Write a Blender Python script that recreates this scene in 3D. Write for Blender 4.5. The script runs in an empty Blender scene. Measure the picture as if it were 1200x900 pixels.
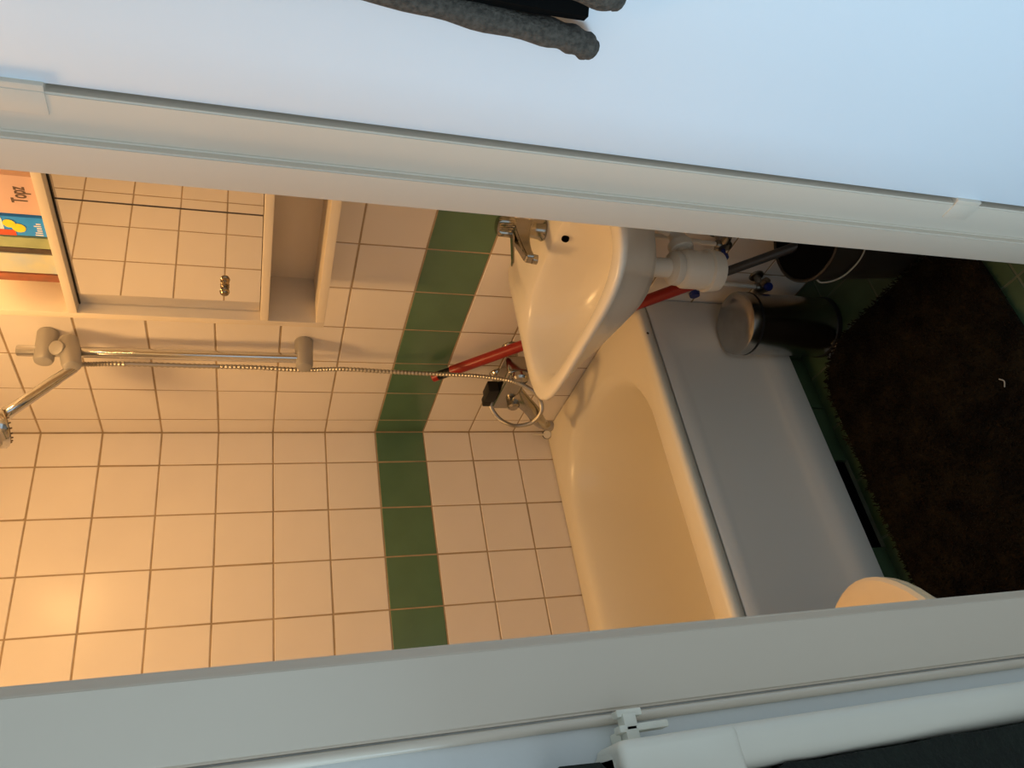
import bpy, bmesh, math, random
from mathutils import Vector, Matrix
random.seed(7)
PI = math.pi
SC = bpy.context.scene
COL = SC.collection

# ------------------------------------------------------------------ camera
cam_d = bpy.data.cameras.new('camera')
cam = bpy.data.objects.new('camera', cam_d)
COL.objects.link(cam)
SC.camera = cam
YAW, PITCH, ROLL = 0.586834, 0.330941, 0.018491
CP = Vector((-1.19296, -2.07510, 1.42787))
fwd = Vector((math.sin(YAW)*math.cos(PITCH), math.cos(YAW)*math.cos(PITCH), -math.sin(PITCH)))
rt = Vector((math.cos(YAW), -math.sin(YAW), 0))
up = rt.cross(fwd)
r2 = rt*math.cos(ROLL) + up*math.sin(ROLL)
u2 = -rt*math.sin(ROLL) + up*math.cos(ROLL)
# the phone was held sideways: image right = scene down
mx = Matrix((-u2, r2, -fwd)).transposed().to_4x4()
mx.translation = CP
cam.matrix_world = mx
cam_d.sensor_fit = 'HORIZONTAL'
cam_d.sensor_width = 36.0
cam_d.lens = 36.0*906.63/1200.0
cam_d.clip_start = 0.02
cam_d.dof.use_dof = False

# ------------------------------------------------------------------ light
w = bpy.data.worlds.new('world'); SC.world = w; w.use_nodes = True
bg = w.node_tree.nodes['Background']
bg.inputs[0].default_value = (0.76, 0.91, 1.0, 1); bg.inputs[1].default_value = 0.74

def area(name, loc, target, sx, sy, power, col):
    l = bpy.data.lights.new(name, 'AREA'); l.shape = 'RECTANGLE'; l.size = sx; l.size_y = sy
    l.energy = power; l.color = col
    o = bpy.data.objects.new(name, l); COL.objects.link(o); o.location = loc
    o.rotation_euler = (Vector(target)-Vector(loc)).to_track_quat('-Z', 'Y').to_euler()
    return o
# daylight from the hall window behind and left of the camera
area('hall_daylight', (-2.60, -1.72, 0.55), (-0.40, -1.72, 0.30), 0.42, 0.9, 36.0, (0.52, 0.80, 1.0))

SC.view_settings.view_transform = 'Standard'
SC.view_settings.look = 'None'
SC.view_settings.exposure = 0.0
SC.view_settings.gamma = 1.0
SC.view_settings.use_curve_mapping = False

LAMP_POS = (-0.165, -0.90, 1.985)
LAMP_COL = (1.0, 0.565, 0.21)
LAMP_E = 135.0
FILL_E = 9.0  # power of the added fill light under the ceiling

# ------------------------------------------------------------------ materials
def mat(name, col, rough=0.5, metal=0.0, noise=0.0, nscale=8.0, bump=0.0, bscale=60.0, coat=0.0, spec=0.5, col2=None, trans=0.0, emit=None, estr=0.0, sheen=0.0):
    m = bpy.data.materials.new(name); m.use_nodes = True
    nt = m.node_tree; b = nt.nodes['Principled BSDF']
    b.inputs['Base Color'].default_value = (*col, 1)
    b.inputs['Roughness'].default_value = rough
    b.inputs['Metallic'].default_value = metal
    b.inputs['Coat Weight'].default_value = coat
    b.inputs['Coat Roughness'].default_value = 0.06
    b.inputs['Specular IOR Level'].default_value = spec
    b.inputs['Transmission Weight'].default_value = trans
    if sheen: b.inputs['Sheen Weight'].default_value = sheen
    if emit:
        b.inputs['Emission Color'].default_value = (*emit, 1); b.inputs['Emission Strength'].default_value = estr
    tc = nt.nodes.new('ShaderNodeTexCoord')
    if noise or col2:
        n = nt.nodes.new('ShaderNodeTexNoise'); n.inputs['Scale'].default_value = nscale; n.inputs['Detail'].default_value = 5
        nt.links.new(tc.outputs['Object'], n.inputs['Vector'])
        r = nt.nodes.new('ShaderNodeValToRGB'); nt.links.new(n.outputs['Fac'], r.inputs['Fac'])
        c2 = col2 if col2 else tuple(c*(1-noise) for c in col)
        r.color_ramp.elements[0].position = 0.35; r.color_ramp.elements[1].position = 0.65
        r.color_ramp.elements[0].color = (*c2, 1); r.color_ramp.elements[1].color = (*col, 1)
        nt.links.new(r.outputs['Color'], b.inputs['Base Color'])
    if bump:
        n2 = nt.nodes.new('ShaderNodeTexNoise'); n2.inputs['Scale'].default_value = bscale; n2.inputs['Detail'].default_value = 3
        nt.links.new(tc.outputs['Object'], n2.inputs['Vector'])
        bp = nt.nodes.new('ShaderNodeBump'); bp.inputs['Strength'].default_value = bump; bp.inputs['Distance'].default_value = 0.003
        nt.links.new(n2.outputs['Fac'], bp.inputs['Height']); nt.links.new(bp.outputs['Normal'], b.inputs['Normal'])
    return m

M = {}
M['tile'] = mat('white_glazed_tile', (0.84, 0.77, 0.70), 0.22, noise=0.03, nscale=5, bump=0.05, bscale=14)
M['green'] = mat('green_glazed_tile', (0.105, 0.20, 0.115), 0.25, noise=0.10, nscale=9, bump=0.05, bscale=14)
M['grout'] = mat('wall_grout', (0.44, 0.33, 0.21), 0.9, noise=0.25, nscale=15)
M['floor_tile'] = mat('green_floor_tile', (0.045, 0.080, 0.038), 0.35, noise=0.3, nscale=12)
M['floor_grout'] = mat('floor_grout', (0.11, 0.12, 0.08), 0.9, noise=0.3, nscale=20)
M['ceil'] = mat('ceiling_paint', (0.80, 0.76, 0.70), 0.8, bump=0.1)
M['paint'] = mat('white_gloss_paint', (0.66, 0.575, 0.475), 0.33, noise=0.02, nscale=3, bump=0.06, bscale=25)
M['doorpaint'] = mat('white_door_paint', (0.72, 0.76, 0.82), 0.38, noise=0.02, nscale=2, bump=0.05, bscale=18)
M['hallwall'] = mat('hall_wall_paint', (0.66, 0.67, 0.66), 0.7, noise=0.05, nscale=4, bump=0.2, bscale=50)
M['hallfloor'] = mat('hall_floor_boards', (0.25, 0.20, 0.15), 0.6, noise=0.3, nscale=6)
M['casing'] = mat('white_plastic_casing', (0.76, 0.73, 0.64), 0.45, noise=0.04, nscale=6)
M['clip'] = mat('yellowed_clip', (0.78, 0.76, 0.66), 0.5, noise=0.2, nscale=40)
M['ceramic'] = mat('white_ceramic', (0.80, 0.74, 0.64), 0.24, spec=0.4)
M['enamel'] = mat('cream_tub_enamel', (0.82, 0.75, 0.60), 0.28, spec=0.4)
M['panel'] = mat('white_panel_sheet', (0.74, 0.70, 0.63), 0.42)
M['cab'] = mat('cream_cabinet_melamine', (0.76, 0.66, 0.52), 0.45, noise=0.04, nscale=10)
M['mirror'] = mat('mirror_glass', (0.90, 0.88, 0.84), 0.01, metal=1.0)
M['chrome'] = mat('chrome', (0.62, 0.62, 0.62), 0.13, metal=1.0)
M['darkchrome'] = mat('dull_chrome', (0.40, 0.38, 0.34), 0.17, metal=1.0)
M['satin'] = mat('satin_grey_plastic', (0.42, 0.40, 0.37), 0.42, metal=0.35)
M['brass'] = mat('aged_brass_knob', (0.30, 0.24, 0.17), 0.22, metal=1.0)
M['steel'] = mat('brushed_steel', (0.46, 0.45, 0.43), 0.24, metal=1.0, noise=0.12, nscale=30)
M['black'] = mat('black_plastic', (0.010, 0.010, 0.010), 0.5, spec=0.3)
M['cavity_shade'] = mat('painted_cavity_shade', (0.002, 0.002, 0.002), 1.0, spec=0.0)  # near-black colour standing in for the darkness inside openings
M['red'] = mat('red_plastic', (0.33, 0.016, 0.009), 0.35)
M['bucket'] = mat('dark_brown_plastic', (0.026, 0.021, 0.015), 0.45)
M['greytube'] = mat('dark_grey_tube', (0.05, 0.05, 0.052), 0.35, metal=0.4)
M['pvc'] = mat('white_pvc', (0.74, 0.70, 0.62), 0.38)
M['blue'] = mat('blue_plastic', (0.008, 0.022, 0.16), 0.35)
M['agedmetal'] = mat('aged_valve_metal', (0.32, 0.30, 0.26), 0.35, metal=1.0, noise=0.4, nscale=60)
M['mat'] = mat('brown_bath_mat', (0.019, 0.014, 0.007), 0.95, spec=0.1, col2=(0.006, 0.0045, 0.003), nscale=16, bump=0.9, bscale=220)
M['lint'] = mat('lint', (0.35, 0.33, 0.28), 0.9)
M['fleece'] = mat('dark_grey_fleece', (0.090, 0.076, 0.062), 0.95, noise=0.55, nscale=170, bump=1.0, bscale=260)
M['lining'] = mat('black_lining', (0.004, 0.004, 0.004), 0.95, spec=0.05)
M['knit'] = mat('dark_green_knit', (0.006, 0.011, 0.007), 0.95, noise=0.5, nscale=60, bump=1.0, bscale=200)
M['cream'] = mat('cream_lacquer', (0.82, 0.66, 0.44), 0.4)
M['hosem'] = mat('metal_hose', (0.48, 0.45, 0.40), 0.42, metal=1.0)
M['pinkbox'] = mat('pink_beige_card', (0.68, 0.46, 0.38), 0.5, noise=0.05)
M['ink'] = mat('dark_print', (0.10, 0.06, 0.04), 0.6)
M['packblue'] = mat('blue_pack', (0.03, 0.33, 1.0), 0.35)
M['packyellow'] = mat('yellow_print', (0.90, 0.72, 0.04), 0.4)
M['packred'] = mat('red_print', (0.80, 0.10, 0.04), 0.4)
M['packwhite'] = mat('white_print', (0.82, 0.84, 0.86), 0.4)
M['bookgreen'] = mat('sage_green_spine', (0.40, 0.46, 0.24), 0.5, noise=0.2, nscale=25)
M['darkbrown'] = mat('mottled_dark_brown', (0.10, 0.07, 0.05), 0.5, noise=0.5, nscale=40)
M['bookpale'] = mat('pale_blue_grey_spine', (0.50, 0.55, 0.55), 0.5, col2=(0.62, 0.60, 0.42), nscale=22)
M['bookred'] = mat('brick_red_spine', (0.42, 0.12, 0.05), 0.5, col2=(0.22, 0.10, 0.06), nscale=30)
M['globe'] = mat('lamp_glass', (1, 0.9, 0.75), 0.4, emit=LAMP_COL, estr=5.0)

# brushed look for the bin body: fine vertical streaks
def brushed(m):
    nt = m.node_tree; b = nt.nodes['Principled BSDF']
    b.inputs['Anisotropic'].default_value = 0.5
brushed(M['steel'])

# ------------------------------------------------------------------ helpers
def link(name, bm, m, parent=None, smooth=True, loc=None):
    me = bpy.data.meshes.new(name)
    bmesh.ops.recalc_face_normals(bm, faces=bm.faces[:])
    bm.to_mesh(me); bm.free()
    ms = m if isinstance(m, (list, tuple)) else [m]
    for k in ms: me.materials.append(M[k])
    if smooth:
        me.shade_smooth()
        try: me.set_sharp_from_angle(angle=math.radians(38))
        except Exception: pass
    o = bpy.data.objects.new(name, me); COL.objects.link(o)
    if parent is not None: o.parent = parent
    if loc is not None: o.location = loc
    return o
def empty(name, loc=(0, 0, 0)):
    o = bpy.data.objects.new(name, None); COL.objects.link(o); o.location = loc; o.empty_display_size = 0.05
    return o
def tag(o, label, cat, group=None):
    o['label'] = label; o['category'] = cat
    if group: o['group'] = group
    return o
def struct(o, label=None, cat=None):
    o['kind'] = 'structure'
    if label: o['label'] = label
    if cat: o['category'] = cat
    return o
def box(bm, x0, x1, y0, y1, z0, z1, bev=0.0, seg=2, mi=0):
    x0, x1 = sorted((x0, x1)); y0, y1 = sorted((y0, y1)); z0, z1 = sorted((z0, z1))
    r = bmesh.ops.create_cube(bm, size=1.0)
    vs = r['verts']
    for v in vs:
        v.co = Vector(((x0+x1)/2+v.co.x*(x1-x0), (y0+y1)/2+v.co.y*(y1-y0), (z0+z1)/2+v.co.z*(z1-z0)))
    fs = set(f for v in vs for f in v.link_faces)
    for f in fs: f.material_index = mi
    if bev > 0:
        es = list(set(e for v in vs for e in v.link_edges))
        rr = bmesh.ops.bevel(bm, geom=es, offset=bev, segments=seg, affect='EDGES', profile=0.6)
        for f in rr['faces']: f.material_index = mi
def B(*a, **k):
    bm = bmesh.new(); box(bm, *a, **k); return bm
def rings(bm, loops, cap0=True, cap1=True, closed=False, mi=0):
    """loft closed loops of points"""
    vl = [[bm.verts.new(p) for p in L] for L in loops]
    n = len(vl[0]); fs = []
    pairs = list(zip(vl[:-1], vl[1:]))
    if closed: pairs.append((vl[-1], vl[0]))
    for a, b in pairs:
        for i in range(n):
            j = (i+1) % n
            fs.append(bm.faces.new((a[i], a[j], b[j], b[i])))
    if not closed:
        if cap0: fs.append(bm.faces.new(vl[0][::-1]))
        if cap1: fs.append(bm.faces.new(vl[-1]))
    for f in fs: f.material_index = mi
def circ(c, a, r, n=20, ph=0.0):
    """circle of radius r around c perpendicular to axis a"""
    a = Vector(a).normalized(); t = Vector((0, 0, 1)) if abs(a.z) < 0.9 else Vector((1, 0, 0))
    u = a.cross(t).normalized(); v = a.cross(u)
    return [Vector(c)+u*(r*math.cos(2*PI*i/n+ph))+v*(r*math.sin(2*PI*i/n+ph)) for i in range(n)]
def lathe(bm, base, axis, prof, n=28, mi=0):
    """prof: (distance along axis, radius)"""
    axis = Vector(axis).normalized(); base = Vector(base)
    rings(bm, [circ(base+axis*d, axis, max(r, 1e-4), n) for d, r in prof], mi=mi)
def tube(bm, pts, rad, n=12, mi=0, ends=True):
    pts = [Vector(p) for p in pts]; m = len(pts)
    rr = rad if isinstance(rad, (list, tuple)) else [rad]*m
    t0 = (pts[1]-pts[0]).normalized()
    ref = Vector((0, 0, 1)) if abs(t0.z) < 0.9 else Vector((1, 0, 0))
    u = t0.cross(ref).normalized(); loops = []
    for i, p in enumerate(pts):
        t = (pts[min(i+1, m-1)]-pts[max(i-1, 0)]).normalized()
        u = (u-t*u.dot(t)).normalized(); v = t.cross(u)
        loops.append([p+u*(rr[i]*math.cos(2*PI*k/n))+v*(rr[i]*math.sin(2*PI*k/n)) for k in range(n)])
    rings(bm, loops, ends, ends, mi=mi)
def smooth_path(pts, sub=8):
    """Catmull-Rom"""
    P = [Vector(p) for p in pts]; P = [P[0]*2-P[1]]+P+[P[-1]*2-P[-2]]; out = []
    for i in range(1, len(P)-2):
        a, b, c, d = P[i-1], P[i], P[i+1], P[i+2]
        for k in range(sub):
            t = k/sub
            out.append(0.5*((2*b)+(c-a)*t+(2*a-5*b+4*c-d)*t*t+(3*b-a-3*c+d)*t**3))
    out.append(P[-2]); return out
def rrect(x0, x1, y0, y1, r, z, n=8):
    """rounded rectangle loop, r = radii (x1y1, x0y1, x0y0, x1y0)"""
    if not isinstance(r, (list, tuple)): r = (r,)*4
    cs = ((x1, y1, -1, -1, 0), (x0, y1, 1, -1, 1), (x0, y0, 1, 1, 2), (x1, y0, -1, 1, 3)); L = []
    for (cx, cy, sx, sy, q), rad in zip(cs, r):
        for i in range(n+1):
            a = PI/2*(q+i/n)
            L.append(Vector((cx+sx*rad+rad*math.cos(a), cy+sy*rad+rad*math.sin(a), z)))
    return L

# ------------------------------------------------------------------ the room
CEIL = 2.40; XL = -1.60; YF = -1.316; YH = -1.425; T = 0.15; G = 0.0038
FULL = {}
def tile_mesh(w, h, key):
    """tile lying in local XY (w by h), face at z=0 towards +Z, 6 mm thick, chamfered"""
    k = (round(w, 4), round(h, 4), key)
    if k in FULL: return FULL[k]
    bm = bmesh.new(); c = 0.0012
    L = lambda x, y, z: [Vector((-x, -y, z)), Vector((x, -y, z)), Vector((x, y, z)), Vector((-x, y, z))]
    rings(bm, [L(w/2, h/2, -0.006), L(w/2, h/2, -c), L(w/2-c*1.2, h/2-c*1.2, 0)], cap0=False)
    bmesh.ops.recalc_face_normals(bm, faces=bm.faces[:])
    me = bpy.data.meshes.new('tile'); bm.to_mesh(me); bm.free(); me.materials.append(M[key])
    FULL[k] = me; return me
def tile(parent, name, centre, u, v, nrm, w, h, key, tilt=0.0035):
    o = bpy.data.objects.new(name, tile_mesh(w, h, key)); COL.objects.link(o); o.parent = parent
    m = Matrix((u, v, nrm)).transposed().to_4x4()
    m = m @ Matrix.Rotation(random.gauss(0, tilt), 4, 'X') @ Matrix.Rotation(random.gauss(0, tilt), 4, 'Y')
    m.translation = Vector(centre)+Vector(nrm)*random.uniform(-0.0003, 0.0002)
    o.matrix_local = m
    if key == 'green': o['label'] = 'green glazed tile of the band'
    return o
def joints(lo, hi, first):
    js = []; k = first
    while k > lo+0.02: k -= T
    while k < hi-0.004:
        if k > lo+0.004: js.append(k)
        k += T
    return [lo]+js+[hi]
zj = joints(0.0, CEIL, 0.15)
def tile_wall(parent, axis, pos, lo, hi, first, skip=None):
    """axis 'x': wall plane x=pos tiled along y; axis 'y': plane y=pos tiled along x"""
    uj = joints(lo, hi, first)
    for a, b in zip(uj[:-1], uj[1:]):
        for c, d in zip(zj[:-1], zj[1:]):
            if skip and skip((a+b)/2, (c+d)/2): continue
            wd, ht = b-a-G, d-c-G
            if wd < 0.006 or ht < 0.006: continue
            key = 'green' if 0.89 < c < 0.91 else 'tile'
            ca, cz = (a+b)/2, (c+d)/2
            if axis == 'x':
                s = -1 if pos > -0.5 else 1
                tile(parent, 'tile', (pos, ca, cz), Vector((0, -s*-1, 0)) if s < 0 else Vector((0, 1, 0)), Vector((0, 0, 1)) if s > 0 else Vector((0, 0, -1)), Vector((s, 0, 0)), wd, ht, key)
            else:
                tile(parent, 'tile', (ca, pos, cz), Vector((1, 0, 0)), Vector((0, 0, 1)), Vector((0, -1, 0)), wd, ht, key)

wall_right = struct(link('wall_right', B(0.0012, 0.10, YF, 0.0012, -0.05, CEIL), 'grout', smooth=False), 'tiled wall with basin and cabinet', 'wall')
wall_back = struct(link('wall_back', B(XL-0.0012, 0.10, 0.0012, 0.10, -0.05, CEIL), 'grout', smooth=False), 'tiled wall behind the bathtub', 'wall')
wall_left = struct(link('wall_left', B(XL-0.10, XL-0.0012, YF, 0.10, -0.05, CEIL), 'grout', smooth=False), 'tiled wall opposite the mirror', 'wall')
tile_wall(wall_right, 'x', 0.0, YF, 0.0, -0.0703, lambda y, z: z < 0.44 and y > -0.68)
tile_wall(wall_back, 'y', 0.0, XL, 0.0, -0.1035, lambda x, z: z < 0.44)
tile_wall(wall_left, 'x', XL, YF, 0.0, -0.052, lambda y, z: z < 0.44 and y > -0.68)

# front wall with the doorway
JL, JR = -1.094, -0.33
bm = bmesh.new()
box(bm, -3.2, JL, YH+0.006, YF, 0, 2.5); box(bm, JR, 0.75, YH+0.006, YF, 0, 2.5); box(bm, JL, JR, YH+0.006, YF, 2.03, 2.5)
wall_front = struct(link('wall_front', bm, 'hallwall', smooth=False), 'painted wall around the doorway', 'wall')
# door frame, one trim object per member
def jamb(name, prof, label):
    bm = bmesh.new()
    rings(bm, [[Vector((x, y, z)) for x, y in prof] for z in (0.0, 2.0)])
    es = [e for e in bm.edges if abs(e.verts[0].co.z-e.verts[1].co.z) > 1]
    bmesh.ops.bevel(bm, geom=es, offset=0.0022, segments=3, affect='EDGES')
    return struct(link(name, bm, 'paint'), label, 'door frame')
jamb('trim_1', [(-1.0325, YH), (-1.0325, -1.365), (-1.010, -1.365), (-1.010, YF-0.006), (JL, YF-0.006), (JL, YH)], 'white door frame post on the coat side')
jamb('trim_2', [(-0.3805, YH), (-0.3805, -1.365), (-0.3926, -1.365), (-0.3926, YF-0.006), (-0.3926, YF+0.003), (-0.330, YF+0.003), (-0.330, YH)][::-1], 'white door frame post on the hinge side')
struct(link('trim_3', B(-1.094, -0.33, YH, YF, 1.985, 2.03, bev=0.002), 'paint'), 'white head of the door frame', 'door frame')
# raised bead beside the frame
bm = bmesh.new()
tube(bm, [(-1.1000, YH+0.0040, 0.0), (-1.1000, YH+0.0040, 2.03)], 0.0046, 12)
struct(link('trim_4', bm, 'paint'), 'thin painted bead along the door frame', 'trim')

# ceiling, hall shell
struct(link('ceiling', B(XL-0.1, 0.1, YF, 0.1, CEIL, CEIL+0.05), 'ceil', smooth=False), 'pale painted bathroom ceiling', 'ceiling')
struct(link('ceiling_hall', B(-3.2, 0.75, -3.6, YF, 2.5, 2.55), 'ceil', smooth=False), 'pale painted hall ceiling', 'ceiling')
struct(link('floor_hall', B(-3.2, 0.75, -3.6, -1.37, -0.06, -0.004), 'hallfloor', smooth=False), 'hall floor in front of the doorway', 'floor')
struct(link('wall_hall_right', B(0.70, 0.80, -3.6, YF, 0, 2.5), 'hallwall', smooth=False), 'hall side wall behind the door', 'wall')

# bathroom floor, every tile a part
floor = struct(link('floor', B(XL-0.05, 0.05, -1.37, 0.05, -0.06, -0.0018), 'floor_grout', smooth=False), 'green tiled bathroom floor', 'floor')
xj = joints(XL, 0.0, -0.383+2*T); yj = joints(-1.365, -0.676, -1.273)
for a, b in zip(xj[:-1], xj[1:]):
    for c, d in zip(yj[:-1], yj[1:]):
        if b-a < 0.008 or d-c < 0.008: continue
        tile(floor, 'floor_tile', ((a+b)/2, (c+d)/2, 0), Vector((1, 0, 0)), Vector((0, 1, 0)), Vector((0, 0, 1)), b-a-0.004, d-c-0.004, 'floor_tile', tilt=0.004)

# door leaf opened into the hall
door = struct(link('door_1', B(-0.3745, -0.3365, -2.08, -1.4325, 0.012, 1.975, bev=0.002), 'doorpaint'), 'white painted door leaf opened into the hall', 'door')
for z0, z1 in ((1.647, 1.735), (0.254, 0.306)):
    bm = B(-0.3815, -0.355, -1.4345, -1.4235, z0, z1, bev=0.0015)
    box(bm, -0.3822, -0.3795, -1.426, -1.395, z0, z1, bev=0.0008)
    link('hinge', bm, 'paint', door)
bm = bmesh.new()
lathe(bm, (-0.3745, -2.02, 1.03), (-1, 0, 0), [(0, 0.024), (0.006, 0.024), (0.008, 0.01), (0.045, 0.009)])
tube(bm, smooth_path([(-0.415, -2.02, 1.03), (-0.420, -2.00, 1.03), (-0.420, -1.90, 1.03)]), 0.008)
link('door_handle', bm, 'satin', door)
bm = B(-0.381, -0.3745, -1.80, -1.76, 1.70, 1.78, bev=0.002)
tube(bm, smooth_path([(-0.378, -1.78, 1.76), (-0.42, -1.78, 1.75), (-0.435, -1.78, 1.775)]), 0.005)
link('coat_hook', bm, 'satin', door)

# jacket hanging on the door
jk = tag(empty('jacket', (-0.40, -1.78, 1.06)), 'dark grey fleece jacket hanging on the white door', 'jacket')
def rel(o, p): return o
def shift(bm, v): bmesh.ops.translate(bm, verts=bm.verts, vec=-Vector(v))
J0 = (-0.40, -1.78, 1.06)
bm = bmesh.new(); rows = []
for k in range(15):
    z = 1.072+k*0.048; s = 1-0.10*(k/14)**2
    L = []
    ny = 26
    for i in range(ny+1):
        t = i/ny; y = -1.632-t*0.36*s-0.04*(k/14)**2
        xf = -0.401-0.012*math.sin(t*21+0.6*math.sin(k*0.5))-0.006*math.sin(t*47)
        L.append(Vector((xf, y, z+0.010*math.sin(t*9))))
    back = [Vector((min(p.x+0.012, -0.3765), p.y, p.z)) for p in reversed(L)]
    rows.append(L+back)
rings(bm, rows); shift(bm, J0)
link('lining', bm, 'lining', jk)
bm = bmesh.new()
path = smooth_path([(-0.404, -1.655, 1.72), (-0.405, -1.640, 1.50), (-0.404, -1.628, 1.30), (-0.404, -1.619, 1.20), (-0.403, -1.613, 1.115), (-0.402, -1.6085, 1.080), (-0.401, -1.602, 1.057), (-0.400, -1.598, 1.049)], 6)
n = len(path)
tube(bm, path, [0.0155+0.0012*math.sin(i*1.1)-(0.005*((i-n+8)/8) if i > n-8 else 0) for i in range(n)], 14); shift(bm, J0)
link('front_edge', bm, 'fleece', jk)
bm = bmesh.new()
path = smooth_path([(-0.410, -1.72, 1.72), (-0.412, -1.700, 1.45), (-0.413, -1.690, 1.25), (-0.413, -1.679, 1.12), (-0.411, -1.672, 1.062), (-0.408, -1.668, 1.046)], 6)
n = len(path)
tube(bm, path, [0.017+0.0015*math.sin(i*0.9)-(0.006*((i-n+6)/6) if i > n-6 else 0) for i in range(n)], 14); shift(bm, J0)
link('fold', bm, 'fleece', jk)
bm = bmesh.new()
path = smooth_path([(-0.425, -1.90, 1.70), (-0.432, -1.86, 1.40), (-0.430, -1.84, 1.18), (-0.424, -1.83, 1.09)], 8)
tube(bm, path, [0.05-0.0005*i for i in range(len(path))], 16)
for v in bm.verts: v.co.x = -0.425+(v.co.x+0.425)*0.5
shift(bm, J0); link('sleeve', bm, 'fleece', jk)

# white pipe casing beside the frame, with its clip
pc = tag(empty('pipe_casing', (-1.14, -1.42, 0.0)), 'white painted upright pipe casing beside the door frame', 'pipe casing')
def to(o, bm): shift(bm, o.location)
bm = bmesh.new()
loops = []
for z, e in ((0.0, 0), (1.095, 0), (1.12, 0.001), (1.138, 0.004), (1.147, 0.010), (1.150, 0.018)):
    loops.append(rrect(-1.157+e*0.6, -1.1215-e*0.5, -1.470+e*0.8, YH+0.006, (0.003, 0.003, 0.012, 0.012), z, 4))
rings(bm, loops); to(pc, bm); link('casing', bm, 'casing', pc)
bm = bmesh.new()
box(bm, -1.172, -1.1225, -1.4716, YH+0.008, 1.040, 1.1490, bev=0.0085, seg=4)
to(pc, bm); link('end_cap', bm, 'casing', pc)
bm = bmesh.new()
box(bm, -1.1225, -1.1015, -1.4535, -1.440, 1.120, 1.132, bev=0.002)
box(bm, -1.116, -1.110, -1.4535, -1.440, 1.092, 1.137, bev=0.002)
box(bm, -1.104, -1.098, -1.4515, -1.4405, 1.113, 1.136, bev=0.0015)
box(bm, -1.125, -1.112, -1.445, -1.4185, 1.116, 1.132, bev=0.002)
to(pc, bm); link('clip', bm, 'clip', pc)

# dark knitted garment left of the casing
gm = bmesh.new(); rows = []
for k in range(22):
    z = 0.50+k*0.0335; L = []
    for i in range(20):
        t = i/19
        x = (-1.1578 if k < 16 else (-1.1728 if k < 20 else -1.136))-t*0.30
        L.append(Vector((x, -1.474-0.028*math.sin(min(1, t*2.2)*PI/2)-0.007*math.sin(t*17+k*0.33), z)))
    L += [Vector((p.x-0.004, YH+0.002, p.z)) for p in reversed(L)]
    rows.append(L)
rings(gm, rows)
for v in gm.verts: v.co += Vector((random.uniform(-1, 1), random.uniform(-1, 1), 0))*0.0012
garment = tag(link('cardigan', gm, 'knit', loc=(0, 0, 0)), 'dark green-black knitted cardigan hanging left of the white pipe casing', 'cardigan')

# ------------------------------------------------------------------ bathtub
TZ = 0.485
tub = tag(empty('bathtub', (-0.80, -0.35, 0.0)), 'cream enamel bathtub with white front panel along the tiled back wall', 'bathtub')
bm = bmesh.new()
N = 10
def rr(x0, x1, y0, y1, r, z): return rrect(x0, x1, y0, y1, r, z, N)
L = [rr(XL+0.002, -0.002, -0.690, -0.002, 0.004, TZ-0.030),
     rr(XL+0.002, -0.002, -0.703, -0.002, 0.004, TZ-0.030),
     rr(XL+0.002, -0.002, -0.707, -0.002, 0.004, TZ-0.008),
     rr(XL+0.003, -0.003, -0.702, -0.003, 0.008, TZ-0.001),
     rr(XL+0.010, -0.010, -0.694, -0.010, 0.012, TZ+0.002),
     rr(-1.540, -0.085, -0.640, -0.060, (0.20, 0.12, 0.12, 0.24), TZ-0.001),
     rr(-1.528, -0.098, -0.628, -0.074, (0.20, 0.12, 0.12, 0.24), TZ-0.010),
     rr(-1.518, -0.110, -0.618, -0.085, (0.20, 0.12, 0.12, 0.24), TZ-0.035),
     rr(-1.500, -0.128, -0.602, -0.098, (0.20, 0.13, 0.13, 0.23), TZ-0.12),
     rr(-1.475, -0.150, -0.582, -0.115, (0.19, 0.13, 0.13, 0.22), TZ-0.24),
     rr(-1.440, -0.175, -0.560, -0.135, (0.18, 0.13, 0.13, 0.20), TZ-0.31),
     rr(-1.400, -0.215, -0.525, -0.170, (0.15, 0.11, 0.11, 0.16), TZ-0.345),
     rr(-1.340, -0.280, -0.470, -0.225, (0.11, 0.09, 0.09, 0.12), TZ-0.355)]
rings(bm, L, cap0=False)
to(tub, bm); shell = link('shell', bm, 'enamel', tub)
shell.data.set_sharp_from_angle(angle=math.radians(80))
# front panel with its recessed pressed field
bm = bmesh.new()
def prect(x0, x1, z0, z1, r, y, n=5):
    return [Vector((p.x, y, p.y)) for p in rrect(x0, x1, z0, z1, r, 0, n)]
rings(bm, [prect(XL+0.004, -0.004, 0.060, 0.4480, 0.001, -0.690),
           prect(XL+0.004, -0.004, 0.060, 0.4480, 0.001, -0.6985),
           prect(XL+0.006, -0.006, 0.062, 0.4460, 0.001, -0.7000),
           prect(-1.50, -0.145, 0.132, 0.410, 0.05, -0.7000),
           prect(-1.489, -0.156, 0.143, 0.399, 0.04, -0.6958)])
to(tub, bm); link('front_panel', bm, 'panel', tub)
bm = bmesh.new(); lathe(bm, (-0.122, -0.7025, 0.474), (0, -1, 0), [(-0.004, 0.0035), (0.0052, 0.0035)], 10)
to(tub, bm); link('screw_cap', bm, 'black', tub)
# tiled plinth under the panel; one tile is missing
bm = B(XL, -0.001, -0.6675, -0.64, 0.0005, 0.075); to(tub, bm); link('plinth_gap_shade', bm, 'cavity_shade', tub)  # black sheet stands in for the shade in the missing-tile gap
for a, b in ((XL+0.003, -1.455), (-1.451, -1.305), (-1.301, -1.155), (-1.151, -1.005), (-1.001, -0.855), (-0.851, -0.705), (-0.475, -0.325), (-0.321, -0.171), (-0.167, -0.003)):
    bm = B(a, b, -0.680, -0.668, 0.0012, 0.064, bev=0.001); to(tub, bm)
    link('plinth_tile', bm, 'floor_tile', tub)
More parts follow.
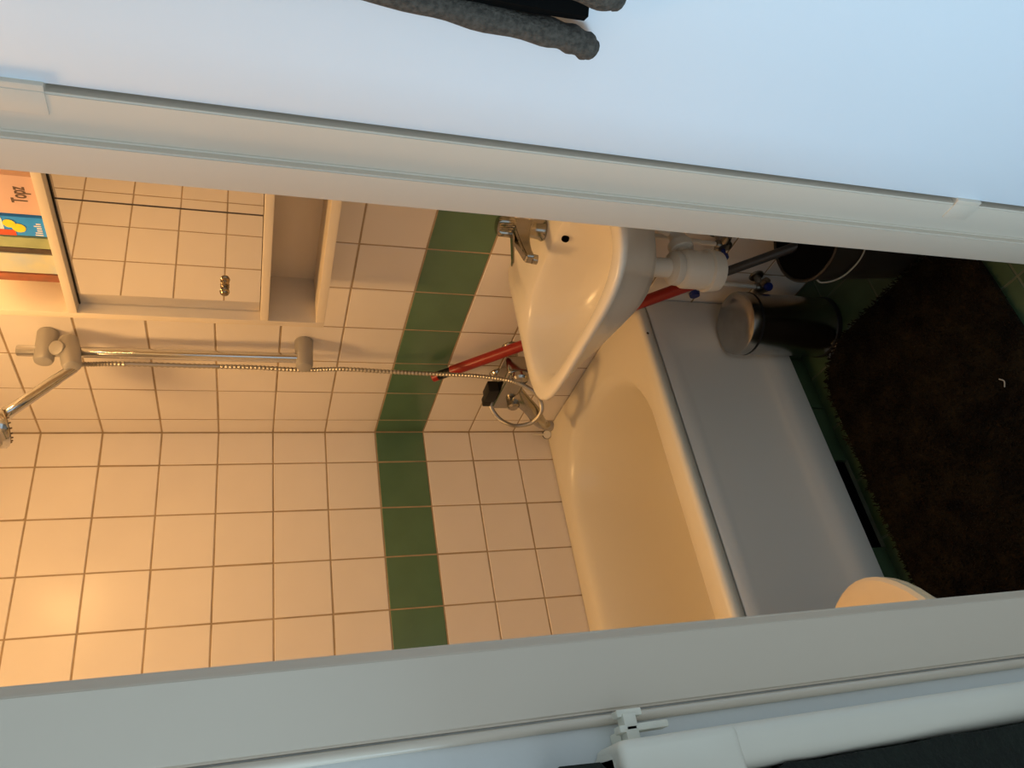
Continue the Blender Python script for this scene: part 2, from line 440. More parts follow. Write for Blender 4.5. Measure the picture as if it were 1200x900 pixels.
# bath plug on the rim corner
pg = tag(empty('bath_plug', (-0.030, -0.034, TZ)), 'small white bath plug standing in the tub rim corner', 'bath plug')
bm = bmesh.new(); lathe(bm, (0, 0, 0.014), (-0.45, -0.8, 0.1), [(-0.006, 0.009), (-0.004, 0.0135), (0.004, 0.0135), (0.006, 0.011)]); link('disc', bm, 'pvc', pg)
bm = bmesh.new(); lathe(bm, (0, 0, 0.014), (-0.45, -0.8, 0.1), [(-0.008, 0.010), (-0.0045, 0.0150), (-0.001, 0.0150)]); link('rubber_ring', bm, 'black', pg)
bm = bmesh.new(); tube(bm, [(-0.003, -0.004, 0.022), (0.0, 0.0, 0.062)], 0.0028, 8); link('stem', bm, 'pvc', pg)

# ------------------------------------------------------------------ washbasin
BC = -1.010; RZ = 0.845
bas = tag(empty('washbasin', (0, BC, 0.64)), 'white ceramic wall-hung washbasin below the mirror cabinet', 'washbasin')
def se(cx, cy, hx, hy, z, nf=3.2, nb=8.0, n=72, bow=0.0):
    L = []
    for i in range(n):
        a = 2*PI*i/n; c, s = math.cos(a), math.sin(a)
        e = nb if c > 0 else nf
        f = (abs(c)**e+abs(s)**e)**(-1/e)
        x, y = c*f, s*f
        if c < 0: x *= 1+bow*(1-y*y)
        L.append(Vector((min(cx+x*hx, -0.001), cy+y*hy, z)))
    return L
bm = bmesh.new()
rings(bm, [se(-0.190, BC, 0.055, 0.055, 0.665, 2, 2), se(-0.185, BC, 0.095, 0.105, 0.674, 2.2, 2.2), se(-0.168, BC, 0.138, 0.160, 0.704, 2.4, 3),
           se(-0.172, BC, 0.167, 0.200, 0.745, 2.6, 5), se(-0.183, BC, 0.185, 0.228, 0.787, 3.0, 8), se(-0.196, BC, 0.200, 0.245, 0.822, 4.0, 12),
           se(-0.202, BC, 0.2090, 0.250, 0.836, 4.6, 14), se(-0.202, BC, 0.2080, 0.249, 0.8425, 4.6, 14), se(-0.202, BC, 0.2045, 0.245, 0.8450, 4.5, 14),
           se(-0.2650, BC, 0.124, 0.218, 0.8440, 3.4, 3.2), se(-0.264, BC, 0.119, 0.213, 0.8400, 3.2, 3.0), se(-0.262, BC, 0.112, 0.205, 0.826, 3.0, 2.8),
           se(-0.258, BC, 0.103, 0.190, 0.795, 2.8, 2.5), se(-0.250, BC, 0.088, 0.160, 0.755, 2.5, 2.3), se(-0.242, BC, 0.066, 0.115, 0.725, 2.2, 2.2), se(-0.238, BC, 0.032, 0.045, 0.710, 2, 2)])
to(bas, bm); bo = link('bowl', bm, 'ceramic', bas); bo.data.set_sharp_from_angle(angle=math.radians(75))
bm = bmesh.new(); lathe(bm, (-0.238, BC, 0.7105), (0, 0, 1), [(0, 0.030), (0.002, 0.029), (0.001, 0.018), (-0.003, 0.017)]); to(bas, bm); link('drain', bm, 'chrome', bas)
bm = bmesh.new(); lathe(bm, (-0.1515, -1.040, 0.826), (-0.93, 0, 0.36), [(-0.008, 0.0078), (0.0022, 0.0078)], 18); to(bas, bm); link('overflow_hole', bm, 'cavity_shade', bas)  # solid black disc stands in for the shade inside the overflow

# basin mixer tap
tp = tag(empty('basin_tap', (-0.085, -0.995, RZ)), 'chrome basin tap with ribbed knob on the washbasin ledge', 'tap')
bm = bmesh.new()
lathe(bm, (0, 0, 0), (0, 0, 1), [(0, 0.024), (0.004, 0.025), (0.010, 0.022), (0.035, 0.019), (0.052, 0.021), (0.060, 0.019)])
to_ = None
link('body', bm, 'darkchrome', tp)
bm = bmesh.new()
for k, (x, z, w_, h_) in enumerate([]): pass
sp = [(0.004, 0.050, 0.023, 0.024), (-0.026, 0.056, 0.021, 0.017), (-0.052, 0.056, 0.016, 0.012), (-0.076, 0.052, 0.013, 0.010), (-0.092, 0.046, 0.013, 0.011)]
rings(bm, [[Vector((x, -w_, z-h_)), Vector((x, w_, z-h_)), Vector((x+0.3*h_, w_*0.85, z+h_)), Vector((x+0.3*h_, -w_*0.85, z+h_))] for x, z, w_, h_ in sp])
bmesh.ops.bevel(bm, geom=bm.edges[:], offset=0.004, segments=3, affect='EDGES')
link('spout', bm, 'darkchrome', tp)
bm = bmesh.new(); lathe(bm, (-0.086, 0, 0.041), (-0.15, 0, -1), [(0, 0.010), (0.010, 0.010), (0.011, 0.007)]); link('aerator', bm, 'darkchrome', tp)
bm = bmesh.new()
L = []
for z, r, a in ((0.060, 0.014, 0), (0.066, 0.020, 0.0), (0.070, 0.0215, 0.06), (0.096, 0.0205, 0.06), (0.102, 0.017, 0.0), (0.104, 0.010, 0)):
    L.append([Vector((r*(1+a*math.cos(24*t))*math.cos(t), r*(1+a*math.cos(24*t))*math.sin(t), z)) for t in [2*PI*i/96 for i in range(96)]])
rings(bm, L); link('knob', bm, 'darkchrome', tp)
bm = bmesh.new()
rings(bm, [[Vector((x, -w_, z-t)), Vector((x, w_, z-t)), Vector((x, w_, z+t)), Vector((x, -w_, z+t))] for x, z, w_, t in ((-0.010, 0.070, 0.010, 0.003), (-0.05, 0.077, 0.008, 0.002), (-0.105, 0.086, 0.007, 0.0015))])
bmesh.ops.bevel(bm, geom=bm.edges[:], offset=0.0009, segments=2, affect='EDGES')
link('lever', bm, 'darkchrome', tp)

# bottle trap and its wall pipe
tr = tag(empty('bottle_trap', (-0.205, -1.035, 0.486)), 'white plastic bottle trap under the washbasin', 'drain trap')
bm = bmesh.new(); lathe(bm, (0, 0, 0.110), (0, 0, 1), [(0, 0.0205), (0.072, 0.0205)]); link('tailpipe', bm, 'pvc', tr)
bm = bmesh.new(); lathe(bm, (0, 0, 0.095), (0, 0, 1), [(0, 0.034), (0.003, 0.036), (0.016, 0.035), (0.022, 0.026), (0.024, 0.021)]); link('collar_nut', bm, 'pvc', tr)
bm = bmesh.new(); lathe(bm, (0, 0, 0.025), (0, 0, 1), [(0, 0.034), (0.003, 0.040), (0.012, 0.0405), (0.058, 0.041), (0.068, 0.036), (0.072, 0.028)]); link('bottle', bm, 'pvc', tr)
bm = bmesh.new(); lathe(bm, (0, 0, 0.0), (0, 0, 1), [(0, 0.032), (0.002, 0.042), (0.022, 0.0455), (0.030, 0.0455), (0.033, 0.041)], 32); link('bottle_cup', bm, 'pvc', tr)
bm = bmesh.new(); tube(bm, smooth_path([(0.030, 0, 0.072), (0.075, -0.005, 0.072), (0.100, -0.008, 0.078), (0.110, -0.010, 0.096), (0.118, -0.010, 0.108), (0.140, -0.010, 0.112), (0.203, -0.010, 0.112)], 5), 0.0175, 16); link('wall_pipe', bm, 'pvc', tr)
bm = bmesh.new(); lathe(bm, (0.048, -0.003, 0.072), (1, 0, 0), [(0, 0.024), (0.002, 0.026), (0.020, 0.026), (0.022, 0.022)]); link('side_nut', bm, 'pvc', tr)

# supply pipes and stop valves
def valve(name, x, y, z, label, hx, hy, pipe_to, tee):
    v = tag(empty(name, (x, y, z)), label, 'stop valve')
    bm = bmesh.new()
    lathe(bm, (-x, 0, 0), (-1, 0, 0), [(0, 0.020), (0.004, 0.018), (0.006, 0.009), (-x+0.006, 0.009), (-x+0.012, 0.012)])
    lathe(bm, (0, 0, -0.022), (0, 0, 1), [(0, 0.008), (0.006, 0.012), (0.014, 0.012), (0.022, 0.010), (0.030, 0.012), (0.038, 0.011), (0.042, 0.007)])
    if tee: lathe(bm, (0, -0.030, 0), (0, 1, 0), [(0, 0.009), (0.008, 0.011), (0.05, 0.011), (0.062, 0.008)])
    link('valve_body', bm, 'agedmetal', v)
    bm = bmesh.new()
    lathe(bm, (hx*0.012, hy*0.012, 0), (hx, hy, 0), [(0, 0.005), (0.010, 0.006), (0.012, 0.010), (0.020, 0.0115), (0.024, 0.009)], 18)
    link('valve_handle', bm, 'blue', v)
    bm = bmesh.new(); tube(bm, [(0, 0, 0.015)]+[tuple(Vector(p)-Vector((x, y, z))) for p in pipe_to], 0.0058, 10); link('supply_pipe', bm, 'pvc', v)
    return v
valve('stop_valve', -0.040, -0.815, 0.170, 'stop valve with blue handle low on the wall beside the pedal bin', -0.6, -0.8, [(-0.040, -0.822, 0.36), (-0.045, -0.845, 0.56), (-0.050, -0.88, 0.655)], True)
valve('stop_valve', -0.045, -0.958, 0.372, 'stop valve with blue handle on the wall behind the bottle trap', -1.0, 0.35, [(-0.045, -0.965, 0.50), (-0.050, -0.975, 0.655)], True)
bm = bmesh.new(); lathe(bm, (0, 0, 0), (-1, 0.2, 0), [(0, 0.007), (0.01, 0.008), (0.012, 0.014), (0.022, 0.013)], 14)
tag(link('tap_cap', bm, 'blue', loc=(-0.004, -0.752, 0.327)), 'small blue cap on the wall below the red pole', 'cap')

# ------------------------------------------------------------------ mirror cabinet
CX = -0.137; CY0 = -0.695; CY1 = -1.190; CZ0 = 1.270
cb = tag(empty('mirror_cabinet', (0, -0.94, CZ0)), 'cream mirror cabinet with open shelves above the washbasin', 'cabinet')
def part(name, bm, m, root): to(root, bm); return link(name, bm, m, root)
part('side_panel', B(CX, -0.001, -0.711, CY0, CZ0, 1.905, bev=0.0012), 'cab', cb)
part('side_panel', B(CX, -0.001, CY1, CY1+0.016, CZ0, 1.905, bev=0.0012), 'cab', cb)
part('bottom_board', B(CX, -0.012, CY1+0.016, -0.711, CZ0, 1.288, bev=0.0010), 'cab', cb)
part('shelf_board', B(CX, -0.012, CY1+0.016, -0.711, 1.386, 1.402, bev=0.0010), 'cab', cb)
part('shelf_board', B(CX, -0.012, CY1+0.016, -0.711, 1.745, 1.761, bev=0.0010), 'cab', cb)
part('back_board', B(-0.012, -0.001, CY1+0.016, -0.711, CZ0, 1.905), 'cab', cb)
part('mirror_door', B(-0.112, -0.1075, -0.9925, -0.7125, 1.4035, 1.7435), 'mirror', cb)
part('mirror_door', B(-0.1110, -0.1075, CY1+0.017, -0.993, 1.4035, 1.7435), 'mirror', cb)
part('door_edge', B(-0.1123, -0.1108, -0.9940, -0.9926, 1.4035, 1.7435), 'darkbrown', cb)
bm = bmesh.new()
lathe(bm, (-0.112, -0.789, 1.472), (-1, 0, 0), [(0, 0.008), (0.003, 0.009), (0.006, 0.005), (0.010, 0.0085), (0.016, 0.0098), (0.021, 0.0080), (0.024, 0.004)], 20)
part('door_knob', bm, 'brass', cb)
# dark groove the mirror slides in
part('mirror_track', B(-0.1145, -0.107, CY1+0.0165, -0.7115, 1.7420, 1.7448), 'black', cb)

# books and packs on the cabinet shelf
SZ = 1.7612
def packet(name, y0, y1, h, m, label, cat='book', x0=-0.120, x1=-0.020, lean=0.0, bev=0.002, group=None):
    e = tag(empty(name, ((x0+x1)/2, (y0+y1)/2, SZ)), label, cat, group)
    hx, hy = (x1-x0)/2, abs(y1-y0)/2
    link('cover', B(-hx, hx, -hy, hy, 0.0004, h, bev=bev), m, e)
    if lean: e.rotation_euler = (lean, 0, 0)
    return e, -hx
bx, fx = packet('gift_box', -1.045, -0.957, 0.118, 'pinkbox', 'pink-beige box lettered Topz on the cabinet shelf', 'box')
cu = bpy.data.curves.new('lettering', 'FONT'); cu.body = 'Topz'; cu.size = 0.034; cu.extrude = 0.0003; cu.offset = 0.0005; cu.align_x = 'CENTER'
tmp = bpy.data.objects.new('tmp', cu); COL.objects.link(tmp)
dg = bpy.context.evaluated_depsgraph_get(); me = bpy.data.meshes.new_from_object(tmp.evaluated_get(dg))
for v in me.vertices: v.co.x *= 0.52
bpy.data.objects.remove(tmp); me.materials.clear(); me.materials.append(M['ink'])
lt = bpy.data.objects.new('lettering', me); COL.objects.link(lt); lt.parent = bx
lt.matrix_local = Matrix(((0, 0, -1, fx-0.0003), (-1, 0, 0, -0.002), (0, 1, 0, 0.020), (0, 0, 0, 1)))
lt.scale = (1, 1, 1)
lt['label'] = 'dark serif word Topz'
pk, fx = packet('snack_pack', -0.950, -0.902, 0.125, 'packblue', 'bright blue pack with yellow circles beside the pink-beige box', 'packet', bev=0.006)
def disc(par, y, z, r, m, nm, d=0.0):
    bm = bmesh.new(); lathe(bm, (fx-0.0002-d, y, z), (-1, 0, 0), [(0, r), (0.0005, r)], 24); link(nm, bm, m, par)
disc(pk, 0.002, 0.045, 0.0105, 'packyellow', 'yellow_circle', 0.0004); disc(pk, -0.008, 0.058, 0.0095, 'packyellow', 'yellow_circle', 0.0008)
link('red_patch', B(fx-0.0008, fx-0.0002, 0.008, 0.0215, 0.052, 0.078), 'packred', pk)
link('white_patch', B(fx-0.0006, fx-0.0002, -0.020, 0.0075, 0.068, 0.110), 'packwhite', pk)
bm = bmesh.new()
for i in range(6):
    box(bm, fx-0.0008, fx-0.0002, 0.016-i*0.0055, 0.0185-i*0.0055, 0.010, 0.017+0.006*random.random())
link('white_print', bm, 'packwhite', pk)
packet('book', -0.899, -0.872, 0.135, 'bookgreen', 'sage green book spine standing beside the blue pack')
packet('book', -0.871, -0.858, 0.128, 'darkbrown', 'thin dark brown strip between green and pale blue spines')  # dark brown slab filling the space between two spines
packet('book', -0.856, -0.803, 0.140, 'bookpale', 'thick pale blue-grey book on the cabinet shelf', bev=0.004)
packet('book', -0.800, -0.780, 0.130, 'bookred', 'brick red thin book nearest the cabinet side')

# wall lamp above the cabinet
lampo = tag(empty('wall_lamp', (0, LAMP_POS[1], LAMP_POS[2])), 'round glass wall lamp above the cabinet, above the books', 'lamp')
bm = bmesh.new(); lathe(bm, (-0.001, 0, 0), (-1, 0, 0), [(0, 0.05), (0.012, 0.048), (0.016, 0.03), (0.06, 0.028)]); link('lamp_base', bm, 'pvc', lampo)
bm = bmesh.new(); bmesh.ops.create_uvsphere(bm, u_segments=32, v_segments=20, radius=0.060); bmesh.ops.translate(bm, verts=bm.verts, vec=(LAMP_POS[0], 0, 0))
gl = link('globe', bm, 'globe', lampo)

# ------------------------------------------------------------------ shower rail
RY = -0.457; RX = -0.052
sr = tag(empty('shower_rail', (0, RY, 1.27)), 'chrome shower rail on the tiled wall beside the mirror cabinet', 'shower rail')
bm = bmesh.new(); lathe(bm, (RX, RY, 1.285), (0, 0, 1), [(0, 0.0115), (0.001, 0.0125), (0.623, 0.0125), (0.625, 0.0110)]); part('bar', bm, 'chrome', sr)
for z in (1.855, 1.293):
    bm = bmesh.new(); lathe(bm, (-0.0005, RY, z), (-1, 0, 0), [(0, 0.0215), (0.002, 0.0225), (0.074, 0.0205), (0.080, 0.018), (0.083, 0.012)]); part('bracket', bm, 'satin', sr)
sz = 1.795
bm = bmesh.new(); lathe(bm, (RX+0.028, RY-0.006, sz+0.016), Vector((-1, -0.12, -0.22)), [(-0.004, 0.016), (0.0, 0.0205), (0.040, 0.0215), (0.074, 0.0205), (0.082, 0.018), (0.086, 0.012)]); part('slider', bm, 'satin', sr)
bm = bmesh.new(); lathe(bm, (RX-0.004, RY-0.012, sz+0.026), Vector((-0.3, -0.9, 0.35)), [(0, 0.014), (0.014, 0.0175), (0.020, 0.016), (0.022, 0.010)]); part('slider_knob', bm, 'satin', sr)
# hand shower
hs = tag(empty('hand_shower', (-0.085, -0.458, 1.79)), 'chrome hand shower held in the slider of the rail', 'shower head')
H0 = Vector((-0.098, -0.461, 1.792)); H1 = Vector((-0.215, -0.480, 1.885)); HC = Vector((-0.252, -0.462, 1.912))
bm = bmesh.new(); tube(bm, smooth_path([H0, H0.lerp(H1, 0.5), H1, HC+Vector((0.02, -0.003, 0.004))], 6), [0.0115]*4+[0.0125]*8+[0.0125, 0.013, 0.014, 0.015, 0.016, 0.017, 0.018], 16); part('handle', bm, 'chrome', hs)
ax = Vector((0.42, 0.25, -0.87)).normalized()
bm = bmesh.new(); lathe(bm, HC-ax*0.004, ax, [(-0.016, 0.010), (-0.012, 0.030), (-0.002, 0.044), (0.008, 0.046), (0.012, 0.044)], 32); part('spray_head', bm, 'chrome', hs)
bm = bmesh.new(); lathe(bm, HC-ax*0.004, ax, [(0.0118, 0.040), (0.0145, 0.040), (0.0155, 0.036)], 32)
u_ = ax.cross(Vector((0, 0, 1))).normalized(); v_ = ax.cross(u_)
for rr_, nn in ((0.036, 20), (0.027, 14), (0.017, 9), (0.008, 5)):
    for i in range(nn):
        c = HC-ax*0.004+(u_*math.cos(2*PI*i/nn)+v_*math.sin(2*PI*i/nn))*rr_
        lathe(bm, c, ax, [(0.012, 0.0026), (0.0195, 0.0018)], 8)
part('nozzles', bm, 'brass', hs)
# hose
HO = [(-0.072, -0.437, 1.785), (-0.070, -0.440, 1.70), (-0.064, -0.430, 1.55), (-0.062, -0.427, 1.42), (-0.066, -0.4265, 1.30),
      (-0.070, -0.440, 1.20), (-0.075, -0.440, 1.08), (-0.080, -0.442, 0.96), (-0.098, -0.463, 0.856), (-0.122, -0.478, 0.767), (-0.132, -0.452, 0.707), (-0.135, -0.402, 0.665), (-0.142, -0.355, 0.649),
      (-0.137, -0.290, 0.654), (-0.121, -0.245, 0.689), (-0.106, -0.252, 0.731), (-0.097, -0.290, 0.765), (-0.091, -0.335, 0.786)]
hp = smooth_path(HO, 26)
bm = bmesh.new(); tube(bm, hp, [0.0046+(0.0018 if i % 2 else 0) for i in range(len(hp))], 10)
tag(link('shower_hose', bm, 'hosem'), 'ribbed metal shower hose looping from the rail to the bath mixer', 'hose')

# bath mixer
bmx = tag(empty('bath_mixer', (0, -0.36, 0.74)), 'chrome bath mixer on the wall above the tub end', 'tap')
bm = bmesh.new(); box(bm, -0.104, -0.044, -0.490, -0.305, 0.712, 0.776, bev=0.014, seg=4); part('mixer_body', bm, 'darkchrome', bmx)
for y in (-0.465, -0.335):
    bm = bmesh.new(); lathe(bm, (-0.0005, y, 0.748), (-1, 0, 0), [(0, 0.024), (0.006, 0.022), (0.012, 0.017), (0.052, 0.017)]); part('wall_union', bm, 'darkchrome', bmx)
bm = bmesh.new(); lathe(bm, (-0.102, -0.482, 0.744), (-1, 0.05, 0.05), [(0, 0.016), (0.003, 0.022), (0.016, 0.024), (0.022, 0.020), (0.025, 0.010)]); part('temperature_knob', bm, 'darkchrome', bmx)
bm = bmesh.new(); lathe(bm, (-0.102, -0.347, 0.724), (-1, 0, 0), [(0, 0.013), (0.004, 0.016), (0.018, 0.017), (0.023, 0.012)]); part('diverter_knob', bm, 'darkchrome', bmx)
bm = bmesh.new(); box(bm, -0.104, -0.070, -0.400, -0.345, 0.776, 0.806, bev=0.003); box(bm, -0.102, -0.078, -0.352, -0.318, 0.782, 0.804, bev=0.003); part('hose_outlet', bm, 'black', bmx)
bm = bmesh.new()
path = smooth_path([(-0.080, -0.385, 0.735), (-0.105, -0.365, 0.705), (-0.125, -0.335, 0.665), (-0.125, -0.285, 0.632), (-0.118, -0.250, 0.606), (-0.115, -0.238, 0.586)], 6)
loops = []
for i, p in enumerate(path):
    t = (path[min(i+1, len(path)-1)]-path[max(i-1, 0)]).normalized(); s = Vector((-1, 0, 0)); s = (s-t*s.dot(t)).normalized(); q = t.cross(s)
    a, b_ = 0.012, 0.027-0.012*i/len(path)
    loops.append([p+s*(a*math.cos(2*PI*k/16))+q*(b_*math.sin(2*PI*k/16)) for k in range(16)])
rings(bm, loops); part('spout', bm, 'darkchrome', bmx)
bm = bmesh.new(); lathe(bm, (-0.1145, -0.236, 0.588), (0.08, 0.3, -1), [(-0.012, 0.013), (0.0, 0.0155), (0.018, 0.0155), (0.020, 0.011)]); part('spout_nozzle', bm, 'satin', bmx)

# ------------------------------------------------------------------ red and grey pole leaning on the wall
pt = Vector((-0.028, -0.347, 0.942)); pb = Vector((-0.126, -1.130, 0.160))
pole = tag(empty('mop', tuple(pb)), 'red and dark grey pole leaning against the wall behind the washbasin', 'mop')
def seg(name, a, b, r, m):
    A, Bq = pt.lerp(pb, a), pt.lerp(pb, b); bm = bmesh.new(); l = (Bq-A).length
    lathe(bm, A, Bq-A, [(0, r*0.85), (0.002, r), (l-0.002, r), (l, r*0.85)], 20); part(name, bm, m, pole)
seg('red_cap', 0.0, 0.018, 0.0125, 'red'); seg('black_grip', 0.016, 0.055, 0.0125, 'black'); seg('red_sleeve', 0.053, 0.675, 0.0145, 'red'); seg('grey_tube', 0.670, 1.0, 0.0110, 'greytube')
bm = bmesh.new(); lathe(bm, pb+Vector((0.006, 0.020, -0.115)), (0, 0, 1), [(0, 0.045), (0.02, 0.058), (0.07, 0.050), (0.10, 0.030), (0.125, 0.014)], 20)
for v in bm.verts: v.co += Vector((random.uniform(-1, 1), random.uniform(-1, 1), random.uniform(-1, 1)))*0.003
part('mop_head', bm, 'lining', pole)

# bucket in the corner under the basin
bk = tag(empty('bucket', (-0.116, -1.087, 0.001)), 'dark brown plastic bucket with wire handle standing under the washbasin', 'bucket')
bm = bmesh.new(); lathe(bm, (0, 0, 0), (0, 0, 1), [(0, 0.001), (0.0005, 0.082), (0.004, 0.085), (0.244, 0.106), (0.246, 0.1105), (0.254, 0.1115), (0.256, 0.108), (0.254, 0.104), (0.020, 0.080), (0.012, 0.001)], 48); link('bucket_body', bm, 'bucket', bk)
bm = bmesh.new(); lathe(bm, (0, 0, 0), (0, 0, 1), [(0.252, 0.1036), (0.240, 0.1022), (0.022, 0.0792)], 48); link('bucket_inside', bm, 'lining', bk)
bm = bmesh.new(); tube(bm, smooth_path([(-0.098, 0.045, 0.236), (-0.104, 0.046, 0.224), (-0.108, 0.030, 0.200), (-0.108, 0.000, 0.186), (-0.098, -0.040, 0.178), (-0.072, -0.078, 0.180), (-0.052, -0.092, 0.200), (-0.048, -0.094, 0.236)], 8), 0.0019, 8); link('wire_handle', bm, 'lint', bk)

# ------------------------------------------------------------------ pedal bin
bn = tag(empty('pedal_bin', (-0.137, -0.783, 0.0012)), 'small brushed steel pedal bin in front of the tub panel', 'bin')
bm = bmesh.new(); lathe(bm, (0, 0, 0.012), (0, 0, 1), [(0, 0.0775), (0.222, 0.0775)], 56); link('body', bm, 'steel', bn)
bm = bmesh.new(); lathe(bm, (0, 0, 0), (0, 0, 1), [(0, 0.077), (0.002, 0.0795), (0.014, 0.0795), (0.016, 0.0775)], 48); link('base_ring', bm, 'black', bn)
bm = bmesh.new(); lathe(bm, (0, 0, 0.2335), (0, 0, 1), [(0, 0.073), (0.0022, 0.0800), (0.0065, 0.0800), (0.010, 0.074)], 48); link('collar', bm, 'black', bn)
bm = bmesh.new(); lathe(bm, (0, 0, 0.2415), (0, 0, 1), [(0, 0.0765), (0.001, 0.0795), (0.020, 0.0795), (0.0235, 0.0785), (0.0250, 0.0760), (0.0268, 0.050), (0.0272, 0.002)], 64); link('lid', bm, 'steel', bn)
bm = bmesh.new(); box(bm, -0.100, -0.074, -0.012, 0.040, 0.006, 0.011, bev=0.0015)
bmesh.ops.rotate(bm, verts=bm.verts, cent=(0, 0, 0), matrix=Matrix.Rotation(math.radians(18), 3, 'Z')); link('pedal', bm, 'steel', bn)

# ------------------------------------------------------------------ bath mat (pile is real geometry)
bmt = tag(empty('bath_mat', (-0.55, -0.98, 0.001)), 'dark brown shaggy bath mat on the green tiled floor', 'bath mat')
MX0, MX1, MY0, MY1 = -0.98, -0.205, -1.238, -0.722
bm = bmesh.new()
rings(bm, [rrect(MX0+e, MX1-e, MY0+e, MY1-e, (0.135, 0.05, 0.05, 0.13), z, 10) for z, e in ((0.001, 0.006), (0.006, 0.002), (0.012, 0.003), (0.016, 0.010))])
to(bmt, bm); link('mat_base', bm, 'mat', bmt)
def inside(x, y):
    for cx, cy, r, sx, sy in ((MX1-0.135, MY1-0.135, 0.135, 1, 1), (MX1-0.13, MY0+0.13, 0.13, 1, -1), (MX0+0.05, MY1-0.05, 0.05, -1, 1), (MX0+0.05, MY0+0.05, 0.05, -1, -1)):
        if (x-cx)*sx > 0 and (y-cy)*sy > 0: return (x-cx)**2+(y-cy)**2 < r*r
    return MX0 < x < MX1 and MY0 < y < MY1
vs, fs = [], []
for k in range(26000):
    x, y = random.uniform(MX0, MX1), random.uniform(MY0, MY1)
    if not inside(x, y): continue
    a = random.uniform(0, 2*PI); l = random.uniform(0.004, 0.011); h = random.uniform(0.016, 0.026); wv = 0.0016
    dx, dy = math.cos(a)*l, math.sin(a)*l; px, py = -math.sin(a)*wv, math.cos(a)*wv
    b0 = len(vs)
    vs += [(x+px, y+py, 0.012), (x-px, y-py, 0.012), (x+dx*0.5-px*0.9, y+dy*0.5-py*0.9, h*0.85), (x+dx*0.5+px*0.9, y+dy*0.5+py*0.9, h*0.85), (x+dx, y+dy, h)]
    fs += [(b0, b0+1, b0+2, b0+3), (b0+3, b0+2, b0+4)]
me = bpy.data.meshes.new('pile'); me.from_pydata([(a+0.55, b+0.98, c-0.001) for a, b, c in vs], [], fs); me.materials.append(M['mat'])
o = bpy.data.objects.new('pile', me); COL.objects.link(o); o.parent = bmt; o['kind'] = 'stuff'
bm = bmesh.new(); tube(bm, smooth_path([(-0.545, -1.150, 0.026), (-0.555, -1.158, 0.028), (-0.565, -1.152, 0.027)], 5), 0.0012, 6)
tag(link('lint_thread', bm, 'lint'), 'tiny pale thread lying on the dark bath mat', 'thread')

# toilet against the left wall, its lid reaching into view behind the door post
TY = -1.000
wc = tag(empty('toilet', (-1.25, TY, 0.0)), 'toilet with closed cream lid at the left end of the bath mat', 'toilet')
def ell(cx, cy, ax_, bx_, z, ex=0.0, n=48):
    """egg outline: long half towards +x"""
    L = []
    for i in range(n):
        a = 2*PI*i/n; c, s_ = math.cos(a), math.sin(a)
        L.append(Vector((cx+(ax_ if c > 0 else ax_*0.85)*c, cy+bx_*s_*(1-0.06*max(c, 0)), z)))
    return L
bm = bmesh.new()
rings(bm, [ell(-1.22, TY, 0.13, 0.10, 0.0), ell(-1.22, TY, 0.125, 0.095, 0.05), ell(-1.20, TY, 0.13, 0.10, 0.16), ell(-1.16, TY, 0.19, 0.145, 0.28), ell(-1.125, TY, 0.222, 0.170, 0.36), ell(-1.115, TY, 0.228, 0.176, 0.392), ell(-1.115, TY, 0.222, 0.170, 0.397)])
to(wc, bm); link('toilet_bowl', bm, 'ceramic', wc)
bm = bmesh.new()
rings(bm, [ell(-1.110, TY, 0.228, 0.176, 0.399), ell(-1.110, TY, 0.233, 0.180, 0.402), ell(-1.110, TY, 0.234, 0.181, 0.409), ell(-1.110, TY, 0.230, 0.178, 0.412)])
to(wc, bm); link('toilet_seat', bm, 'cream', wc)
bm = bmesh.new()
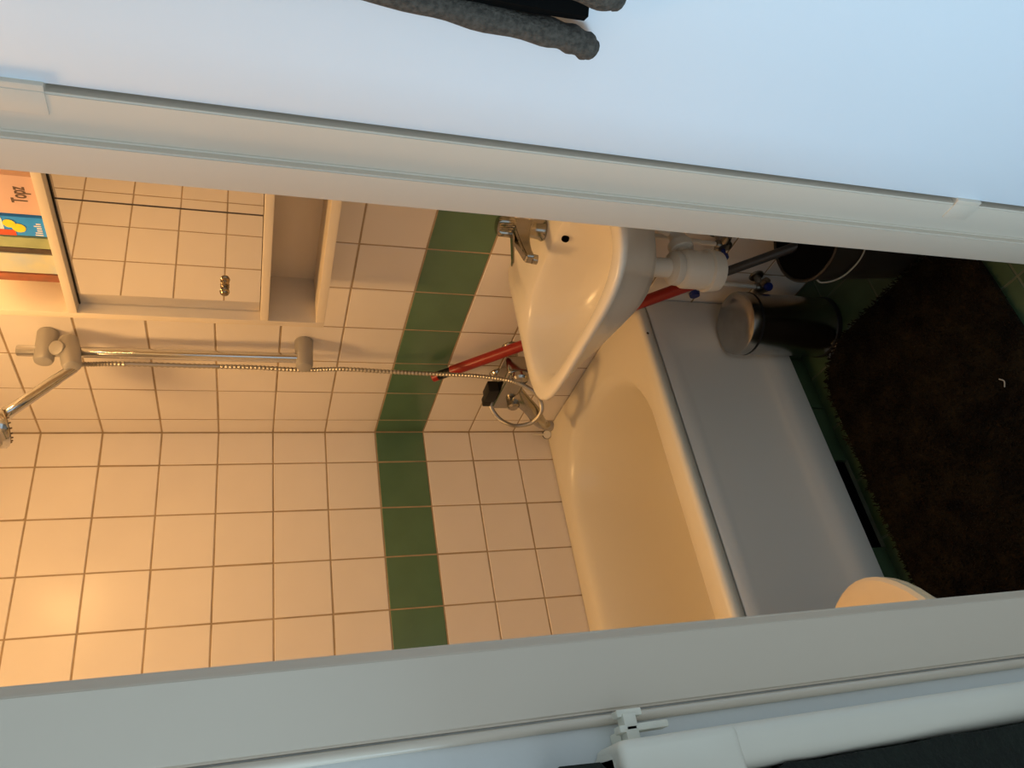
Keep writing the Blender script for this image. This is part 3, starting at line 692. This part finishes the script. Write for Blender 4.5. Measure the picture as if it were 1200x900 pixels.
rings(bm, [ell(-1.110, TY, 0.231, 0.179, 0.4135), ell(-1.110, TY, 0.235, 0.182, 0.417), ell(-1.110, TY, 0.235, 0.182, 0.424), ell(-1.110, TY, 0.229, 0.177, 0.430), ell(-1.110, TY, 0.205, 0.155, 0.433), ell(-1.110, TY, 0.10, 0.08, 0.434)])
to(wc, bm); link('toilet_lid', bm, 'cream', wc)
bm = bmesh.new(); box(bm, -1.598, -1.42, TY-0.19, TY+0.19, 0.40, 0.76, bev=0.02, seg=4); box(bm, -1.44, -1.30, TY-0.10, TY+0.10, 0.20, 0.41, bev=0.02, seg=3); to(wc, bm); link('cistern', bm, 'ceramic', wc)
bm = bmesh.new(); box(bm, -1.599, -1.412, TY-0.196, TY+0.196, 0.76, 0.785, bev=0.008, seg=3); lathe(bm, (-1.505, TY, 0.785), (0, 0, 1), [(0, 0.022), (0.006, 0.020)]); to(wc, bm); link('cistern_lid', bm, 'ceramic', wc)

# hall light entering through the doorway is set at the top; the lamp's own light is here
ld = bpy.data.lights.new('lamp_light', 'POINT'); ld.energy = LAMP_E*0.12; ld.color = LAMP_COL; ld.shadow_soft_size = 0.066
lo = bpy.data.objects.new('lamp_light', ld); COL.objects.link(lo); lo.location = LAMP_POS
gl.visible_shadow = True
cl = tag(empty('fill_ceiling_lamp', (-0.66, -0.72, CEIL)), 'added out-of-view ceiling lamp that fills the bathroom with light', 'lamp')  # added unseen fixture, evens out the brightness the wall lamp leaves uneven
bm = bmesh.new(); lathe(bm, (0, 0, 0), (0, 0, -1), [(0, 0.12), (0.015, 0.12), (0.018, 0.10)]); link('lamp_base', bm, 'pvc', cl)
bm = bmesh.new(); lathe(bm, (0, 0, -0.017), (0, 0, -1), [(0, 0.105), (0.02, 0.10), (0.045, 0.07), (0.055, 0.01)]); cg = link('shade', bm, 'globe', cl)
ld = bpy.data.lights.new('fill_ceiling_light', 'AREA'); ld.shape = 'DISK'; ld.size = 0.22; ld.energy = FILL_E; ld.color = LAMP_COL
lo = bpy.data.objects.new('fill_ceiling_light', ld); COL.objects.link(lo); lo.location = (-0.66, -0.72, CEIL-0.08)
